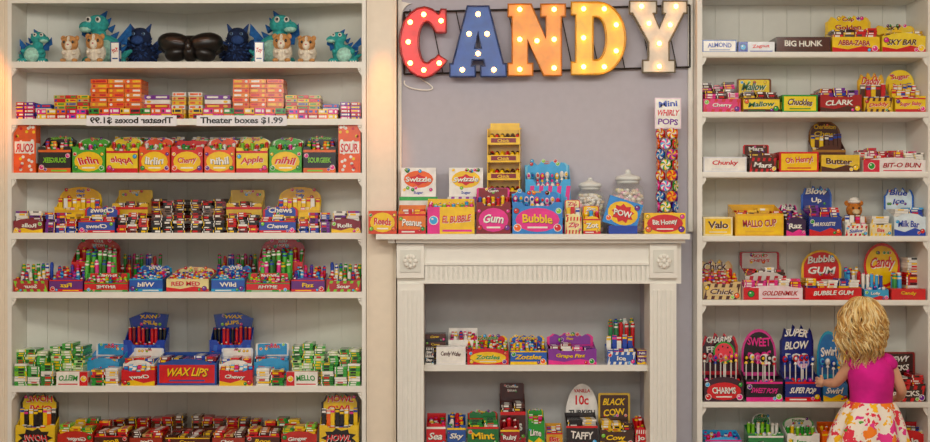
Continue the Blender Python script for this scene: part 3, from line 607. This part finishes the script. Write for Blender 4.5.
DS('E',805,862,274,288,.0,.13,'d01822',R,WH,'BUBBLE GUM',[R,Y,B,WH],'flat',None,style='frame')
DS('E',803,845,250,286,.16,.05,R,'f0c020',WH,'Bubble',None,'flat','arch',htxt='Bubble GUM',hc='f0c020')
DS('E',864,889,276,290,.0,.1,'38a8d8',R,WH,'Lolly',[LB,WH,B],'ball',None); CT('E',891,926,289,.0,.1,'d82020',R,Y,'Candy','frame')
DS('E',866,904,243,290,.16,.05,Y,'f0b810',R,'Candy',None,'bar','round',htxt='Candy',hc=R); HP('E',906,926,262,256,.13,.12,['d8c8b8',R,WH],'flat')
HP('E',891,904,276,272,.105,.045,['38a048',LB,WH],'roll'); HP('E',847,863,272,268,.17,.08,[LB,WH,R],'roll')
# F
DS('F',704,744,330,381,.01,.12,'401828',R,WH,'CHARMS',[PK,R,'f0a0b0'],'pop','wave',htxt='CHARMS FRUIT POPS',hc='c82030',ps=.026,style='oval')
DS('F',746,783,329,382,.01,.12,'1c1420',PK,PK,'SWEET POPS',[PK,K,WH,'f090c0'],'pop','arch',htxt='SWEET POPS',hc='d83a90',ps=.026)
DS('F',785,821,321,382,.01,.12,'182c80',R,WH,'SUPER POP',[B,R,P,Y],'pop','wave',htxt='SUPER BLOW POP',hc='1a2060',ps=.026)
DS('F',823,848,331,384,.01,.12,'2c78b8',Y,WH,'Swirl',[B,LB,WH],'pop','arch',hc='28a0c0',ps=.026)
DS('F',850,884,345,384,.01,.12,'8a2030',Y,WH,'Cocoa',[BR,R],'flat','rect'); DS('F',886,926,352,386,.01,.14,'3a1612',R,WH,'ROCKS',[BR,R,DR,K],'flat','rect',htxt='CHEWY ROCKS',hc='8a1c18')
def badge(px,py,r,c,c2,seed,sh='F',y=-.0):
    zc=Z(py,.1)-SZ[sh]; mb=MB(); mb.disc(0,0,zc,r,r,c,24,.003); mb.disc(0,-.0007,zc,r*.84,r*.84,c2,24)
    for i in range(7): mb.disc(r*.55*math.cos(i*.9),-.0014,zc+r*.55*math.sin(i*.9),r*.07,r*.1,seed,8)
    mb.box(-.003,.003,.0,.003,0.0,zc,WH); mb.obj('fruit_badge',(W(px,.095),.095,SZ[sh]+.0045))
badge(724,353,.055,'2f9a30','f03a48',K); badge(765,360,.032,PK,WH,R); badge(803,363,.036,'2a62c8','f0c8e0',PK)
# G
DS('G',705,742,430,440,.03,.12,LB,PK,WH,'Taff',[PK,LB,WH],'roll','wave'); DS('G',748,784,413,436,.06,.1,'2f8a4a',WH,'1c5a34','Fun',[G,WH,LG],'ball','round',htxt='FRUIT GUM',hc='f0f4ec')
DS('G',787,820,417,436,.06,.1,WH,LG,G,'Lime',[LG,G,Y],'ball','arch',htxt='Fruity',hc='58b060'); DS('G',822,856,420,434,.05,.1,O,Y,R,'Peach',[O,Y],'ball','wave'); DS('G',858,890,420,434,.05,.1,P,Y,WH,'Plum',[P,Y],'ball','wave'); DS('G',892,926,420,434,.05,.1,R,Y,WH,'Cola',[BR,Y],'bar','wave')

# ---------------- GIRL
GY=-.36
GE=bpy.data.objects.new('girl',None); col.objects.link(GE); GE.location=(W(870,GY),GY,0); go=-GE.location
skin=mat('e6ae8c',.5,var=.06); sb_=skin.node_tree.nodes['Principled BSDF']; sb_.inputs['Subsurface Weight'].default_value=.15; sb_.inputs['Subsurface Radius'].default_value=(.02,.008,.004); sb_.inputs['Subsurface Scale'].default_value=.5
def skinobj(name,chains,m,sub=2):
    me=bpy.data.meshes.new(name); bm=bmesh.new(); lay=bm.verts.layers.skin.verify()
    cache={}
    for ch in chains:
        prev=None
        for i,(p,r) in enumerate(ch):
            k=tuple(round(c,4) for c in p)
            if k in cache: v=cache[k]
            else:
                v=bm.verts.new(p); v[lay].radius=(r,r) if not hasattr(r,'__len__') else r; cache[k]=v
                if i==0: v[lay].use_root=True
            if prev is not None and bm.edges.get((prev,v)) is None: bm.edges.new((prev,v))
            prev=v
    bm.to_mesh(me); bm.free(); o=bpy.data.objects.new(name,me); col.objects.link(o); me.materials.append(m)
    s=o.modifiers.new('skin','SKIN'); s.use_smooth_shade=True; ss=o.modifiers.new('sub','SUBSURF'); ss.levels=sub; ss.render_levels=sub
    o.parent=GE; o.location=go; return o
bx=W(871,GY)
V=lambda x,y,z: Vector((x,y,z))
pel=V(bx,GY,.50); wa=V(bx,GY,.57); che=V(bx,GY,.68); nb=V(bx-.012,GY+.0,.77); nk=V(bx-.025,GY+.01,.83)
shl=V(bx-.083,GY,.735); shr=V(bx+.083,GY,.735)
ell_=V(W(836,-.27),-.27,.625); wrl=V(W(824,-.15),-.155,.612)
elr=V(W(902,-.35),-.35,.60); wrr=V(W(900,-.24),-.235,.545)
hip=[V(bx+s*.055,GY,.47) for s in(-1,1)]; kn=[V(bx-.06,GY+.01,.27),V(bx+.055,GY+.01,.27)]; an=[V(bx-.062,GY-.01,.055),V(bx+.058,GY-.02,.055)]; to=[V(bx-.07,GY+.10,.022),V(bx+.062,GY+.09,.022)]
ch=[[(pel,.075),(wa,.068),(che,.075),(nb,.038),(nk,.03)],[(che,.075),(shl,.036),((shl+ell_)/2,.030),(ell_,.024),((ell_+wrl)/2,.024),(wrl,.016)],[(che,.075),(shr,.036),((shr+elr)/2,.030),(elr,.024),((elr+wrr)/2,.024),(wrr,.016)]]
for i in (0,1): ch.append([(pel,.075),(hip[i],.062),((hip[i]+kn[i])/2,.05),(kn[i],.037),(kn[i]*.6+an[i]*.4+V(0,-.012,0),.038),(an[i],.024),(to[i],.02)])
skinobj('body',ch,skin)
def hand(name,w,d,side,curl):
    d=d.normalized(); side=(side-d*side.dot(d)).normalized(); up=curl.normalized()
    fs=[]
    for i,L in enumerate((.030,.036,.034,.026)):
        o=(i-1.5)*.0125; b0=w+d*.045+side*o; p1=b0+d*L*.5+up*.002; p2=p1+d*L*.35+up*L*.3; p3=p2+d*L*.15+up*L*.45
        fs.append([(w+d*.03+side*o*.8,.007),(b0,.0066),(p1,.006),(p2,.0055),(p3,.0045)])
    t0=w+d*.012+side*-.018; fs.append([(t0,.008),(t0+d*.016-side*.012+up*.006,.0068),(t0+d*.034-side*.012+up*.014,.005)])
    fs.append([(w-d*.004,.0155),(w+d*.015,(.018)),(w+d*.032,.018),(w+d*.044,.013)])
    fs.append([(w+d*.006+side*.008,.011),(w+d*.028+side*.014,.011),(w+d*.044+side*.016,.008)])
    fs.append([(w+d*.006-side*.008,.011),(w+d*.028-side*.014,.011),(w+d*.044-side*.016,.008)])
    skinobj(name,fs,skin,2)
hand('hand_left',wrl,V(-.45,1,-.05),V(0,0,-1),V(1,.2,0)); hand('hand_right',wrr,V(-.15,1,.0),V(1,0,0),V(0,0,-1))
mg=mat('dc1490',.85,var=.22,bump=.5,nscale=12)
def loft(rings,m,name,n=32,ruf=0,fr=9,wr=0):
    vs=[];mb=MB()
    for k,(cx,cy,z,rx_,ry_) in enumerate(rings):
        for i in range(n):
            t_=2*math.pi*i/n; a=1+ruf*(k/len(rings))*math.sin(fr*t_+k*.25)+wr*math.sin(5*t_+k*1.3)+wr*.6*math.sin(9*t_-k*2); vs.append((cx+rx_*a*math.cos(t_),cy+ry_*a*math.sin(t_),z+ruf*.05*math.sin(fr*t_)*k/len(rings)))
    fs=[(j*n+i,j*n+(i+1)%n,(j+1)*n+(i+1)%n,(j+1)*n+i) for j in range(len(rings)-1) for i in range(n)]
    mb.add(vs,fs,m,True); o=mb.obj(name,go,parent=GE); so=o.modifiers.new('t','SOLIDIFY'); so.thickness=.004; so.offset=-1
    sb=o.modifiers.new('s','SUBSURF'); sb.levels=1; sb.render_levels=1
loft([(bx,GY,.53,.1,.088),(bx,GY,.56,.096,.085),(bx,GY,.60,.099,.087),(bx,GY,.65,.105,.09),(bx,GY,.69,.108,.09),(bx-.002,GY,.715,.104,.084),(bx-.004,GY,.74,.094,.07),(bx-.008,GY,.762,.072,.058),(bx-.01,GY,.775,.054,.05)],mg,'tank_top',wr=.028)
mb=MB()
for s,p in ((-1,shl),(1,shr)):
    for k in range(5): mb.ell((p.x-s*.006,p.y-.03+k*.015,p.z+.012-abs(k-2)*.005),(.041,.016,.03),mg,rx(s*.45,'Y'),n=12,k=8)
mb.obj('sleeve_frills',go,parent=GE)
sk=bpy.data.materials.new('skirt_floral'); sk.use_nodes=True; nt=sk.node_tree; bs=nt.nodes['Principled BSDF']; bs.inputs['Roughness'].default_value=.8
tc=nt.nodes.new('ShaderNodeTexCoord'); vo=nt.nodes.new('ShaderNodeTexVoronoi'); vo.inputs['Scale'].default_value=20; nz=nt.nodes.new('ShaderNodeTexNoise'); nz.inputs['Scale'].default_value=30
mx=nt.nodes.new('ShaderNodeMixRGB'); mx.inputs[0].default_value=.09; nt.links.new(tc.outputs['Object'],nz.inputs['Vector']); nt.links.new(tc.outputs['Object'],mx.inputs[1]); nt.links.new(nz.outputs['Color'],mx.inputs[2]); nt.links.new(mx.outputs[0],vo.inputs['Vector'])
sp=nt.nodes.new('ShaderNodeSeparateColor'); nt.links.new(vo.outputs['Color'],sp.inputs[0]); cr=nt.nodes.new('ShaderNodeValToRGB'); cr.color_ramp.interpolation='CONSTANT'
cl=['e8304a','fcc010','58a830','f88418','ec3890','f29a20']
cr.color_ramp.elements[0].color=lin(cl[0]); cr.color_ramp.elements[1].color=lin(cl[1]); cr.color_ramp.elements[1].position=.2
for i,p in enumerate((.4,.55,.7,.88)):
    e=cr.color_ramp.elements.new(p); e.color=lin(cl[i+2])
nt.links.new(sp.outputs[0],cr.inputs[0]); lt=nt.nodes.new('ShaderNodeMath'); lt.operation='LESS_THAN'; lt.inputs[1].default_value=.52; nt.links.new(vo.outputs['Distance'],lt.inputs[0])
m2=nt.nodes.new('ShaderNodeMixRGB'); m2.inputs[1].default_value=lin('f6ecdc'); nt.links.new(lt.outputs[0],m2.inputs[0]); nt.links.new(cr.outputs[0],m2.inputs[2]); nt.links.new(m2.outputs[0],bs.inputs['Base Color'])
loft([(bx,GY,.555,.101,.09),(bx,GY,.54,.112,.1),(bx-.004,GY,.50,.135,.12),(bx-.008,GY,.45,.155,.135),(bx-.012,GY,.39,.172,.15),(bx-.012,GY,.33,.185,.16)],sk,'skirt',64,ruf=.13,fr=10)
mb=MB()
for i in(0,1): mb.ell(((to[i].x+an[i].x)/2,(to[i].y+an[i].y)/2+.005,.022),(.036,.085,.0215),'d84a90',n=16,k=8)
mb.obj('shoes',go,parent=GE)
# head
hc_=V(W(860,GY),GY+.01,.935)
RZ=Matrix.Rotation(math.radians(38),4,'Z'); HM=Matrix.Translation(hc_)@RZ@Matrix.Rotation(.1,4,'X')
mb=MB(); mb.M=HM
n,k=28,20
def hp(t,p):
    x=.078*math.sin(t)*math.cos(p); y=.092*math.sin(t)*math.sin(p); z=.104*math.cos(t)
    if z<0: f=1-.32*(-z/.104)**1.5; x*=f; y=y*(1-.1*(-z/.104)) if y>0 else y*(1-.35*(-z/.104))
    return (x,y,z)
vs=[hp(math.pi*j/k,2*math.pi*i/n) for j in range(1,k) for i in range(n)]+[(0,0,.104),(0,.01,-.104)]
fs=[(j*n+i,(j+1)*n+i,(j+1)*n+(i+1)%n,j*n+(i+1)%n) for j in range(k-2) for i in range(n)]; T=len(vs)-2
for i in range(n): fs+= [(T,i,(i+1)%n),(T+1,(k-2)*n+(i+1)%n,(k-2)*n+i)]
mb.add(vs,fs,skin,True)
for s in(-1,1):
    mb.ell((s*.028,.078,-.005),(.012,.008,.008),WH,n=10,k=8); mb.ell((s*.028,.085,-.005),(.0055,.003,.0055),'3a5a80',n=8,k=6); mb.box(s*.028-.014,s*.028+.014,.082,.085,.012,.015,'b08a50')
    mb.ell((s*.079,.0,-.01),(.007,.014,.022),skin); mb.ell((s*.04,.06,-.04),(.02,.018,.018),skin)
mb.ell((0,.092,-.028),(.009,.012,.014),skin); mb.ell((0,.082,-.058),(.019,.006,.005),'c8606a')
mb.obj('head',go,parent=GE)
hair=mat('eac880',.4,var=.25); hair2=mat('b8843c',.4,var=.25); hair3=mat('f6e0a8',.4,var=.15); hair4=mat('d4a458',.4,var=.2)
mb=MB(); mb.M=HM; mb.ell((0,-.016,.010),(.088,.090,.104),mat('96682e',.6,var=.2),n=24,k=16)
mb.obj('hair_base',go,parent=GE)
for gi,hm in enumerate((hair,hair2,hair3,hair4)):
    cu=bpy.data.curves.new('hair','CURVE'); cu.dimensions='3D'; cu.bevel_depth=.0026; cu.bevel_resolution=1; cu.resolution_u=3
    for _ in range(170 if gi!=1 else 120):
        az=math.radians(random.uniform(150,390)) if random.random()<.9 else math.radians(random.uniform(130,410))
        L=random.uniform(.07,.225); cl_=round(az*5); rr_=random.Random(cl_); ph=rr_.uniform(0,6.28)+random.uniform(-.5,.5); am=random.uniform(.006,.014); fq=rr_.uniform(2.5,4.5)
        sp=cu.splines.new('NURBS'); N=22; sp.points.add(N-1); st=random.uniform(.02,.7); out=random.uniform(1.04,1.24)
        for i in range(N):
            u=i/(N-1)
            if u<.45:
                t_=st+(1.62-st)*u/.45; k_=1.03+(out-1.03)*(u/.45); q=Vector((.09*k_*math.sin(t_)*math.cos(az),.094*k_*math.sin(t_)*math.sin(az)-.012,.108*k_*math.cos(t_)*.98+.002))
            else:
                v=(u-.45)/.55; fl=1+.10*math.sin(v*3.1)-.30*v*v; q=Vector((.09*out*math.cos(az)*fl,.094*out*math.sin(az)*fl-.012,-v*L))
            wv=am*(.15+u*1.4); q+=Vector((math.cos(az+1.57)*wv*math.sin(fq*u*6.28+ph),math.sin(az+1.57)*wv*math.sin(fq*u*6.28+ph),0))+Vector((math.cos(az),math.sin(az),0))*wv*.9*math.cos(fq*u*6.28+ph)
            sp.points[i].co=(HM@q).to_tuple()+(1,); sp.points[i].radius=(1 if u<.7 else 1-2.3*(u-.7))
        sp.use_endpoint_u=True; sp.order_u=3
    o=bpy.data.objects.new('h',cu); col.objects.link(o); dg=bpy.context.evaluated_depsgraph_get(); me=bpy.data.meshes.new_from_object(o.evaluated_get(dg)); bpy.data.objects.remove(o)
    me.materials.clear(); me.materials.append(hm)
    for p in me.polygons: p.use_smooth=True
    o=bpy.data.objects.new('hair_locks_%d'%gi,me); col.objects.link(o); o.parent=GE; o.location=go

# ---------------- LIGHT
def area(loc,rot,sx,sy,e,c=(1,1,1)):
    l=bpy.data.lights.new('ceiling_light','AREA'); l.shape='RECTANGLE'; l.size=sx; l.size_y=sy; l.energy=e; l.color=c
    o=bpy.data.objects.new('ceiling_light',l); col.objects.link(o); o.location=loc; o.rotation_euler=rot
area((-1.2,-2.6,2.9),(math.radians(32),0,0),2.2,.8,44,(1,.95,.86)); area((1.2,-2.6,2.9),(math.radians(32),0,0),2.2,.8,44,(1,.95,.86)); area((0,-5,2.9),(math.radians(50),0,0),4,1.2,72,(1,.97,.92))
def spot(px,e):
    l=bpy.data.lights.new('accent_spot','SPOT'); l.energy=e; l.color=(1,.27,.03); l.spot_size=math.radians(15); l.spot_blend=1; l.shadow_soft_size=.02
    o=bpy.data.objects.new('accent_spot',l); col.objects.link(o); o.location=(W(px),-.36,2.88); d=Vector((W(px),.0,1.98))-o.location; o.rotation_euler=d.to_track_quat('-Z','Y').to_euler()
spot(383,75); spot(-2,110)
w=bpy.data.worlds.new('w'); sc.world=w; w.use_nodes=True; w.node_tree.nodes['Background'].inputs[0].default_value=(1,.98,.96,1); w.node_tree.nodes['Background'].inputs[1].default_value=.82
cam=bpy.data.cameras.new('camera'); cam.lens=36*D/(930*S); cam.sensor_width=36; co=bpy.data.objects.new('camera',cam); col.objects.link(co); co.location=(0,-D,CZ); co.rotation_euler=(math.pi/2,0,0); sc.camera=co
sc.view_settings.view_transform='Standard'
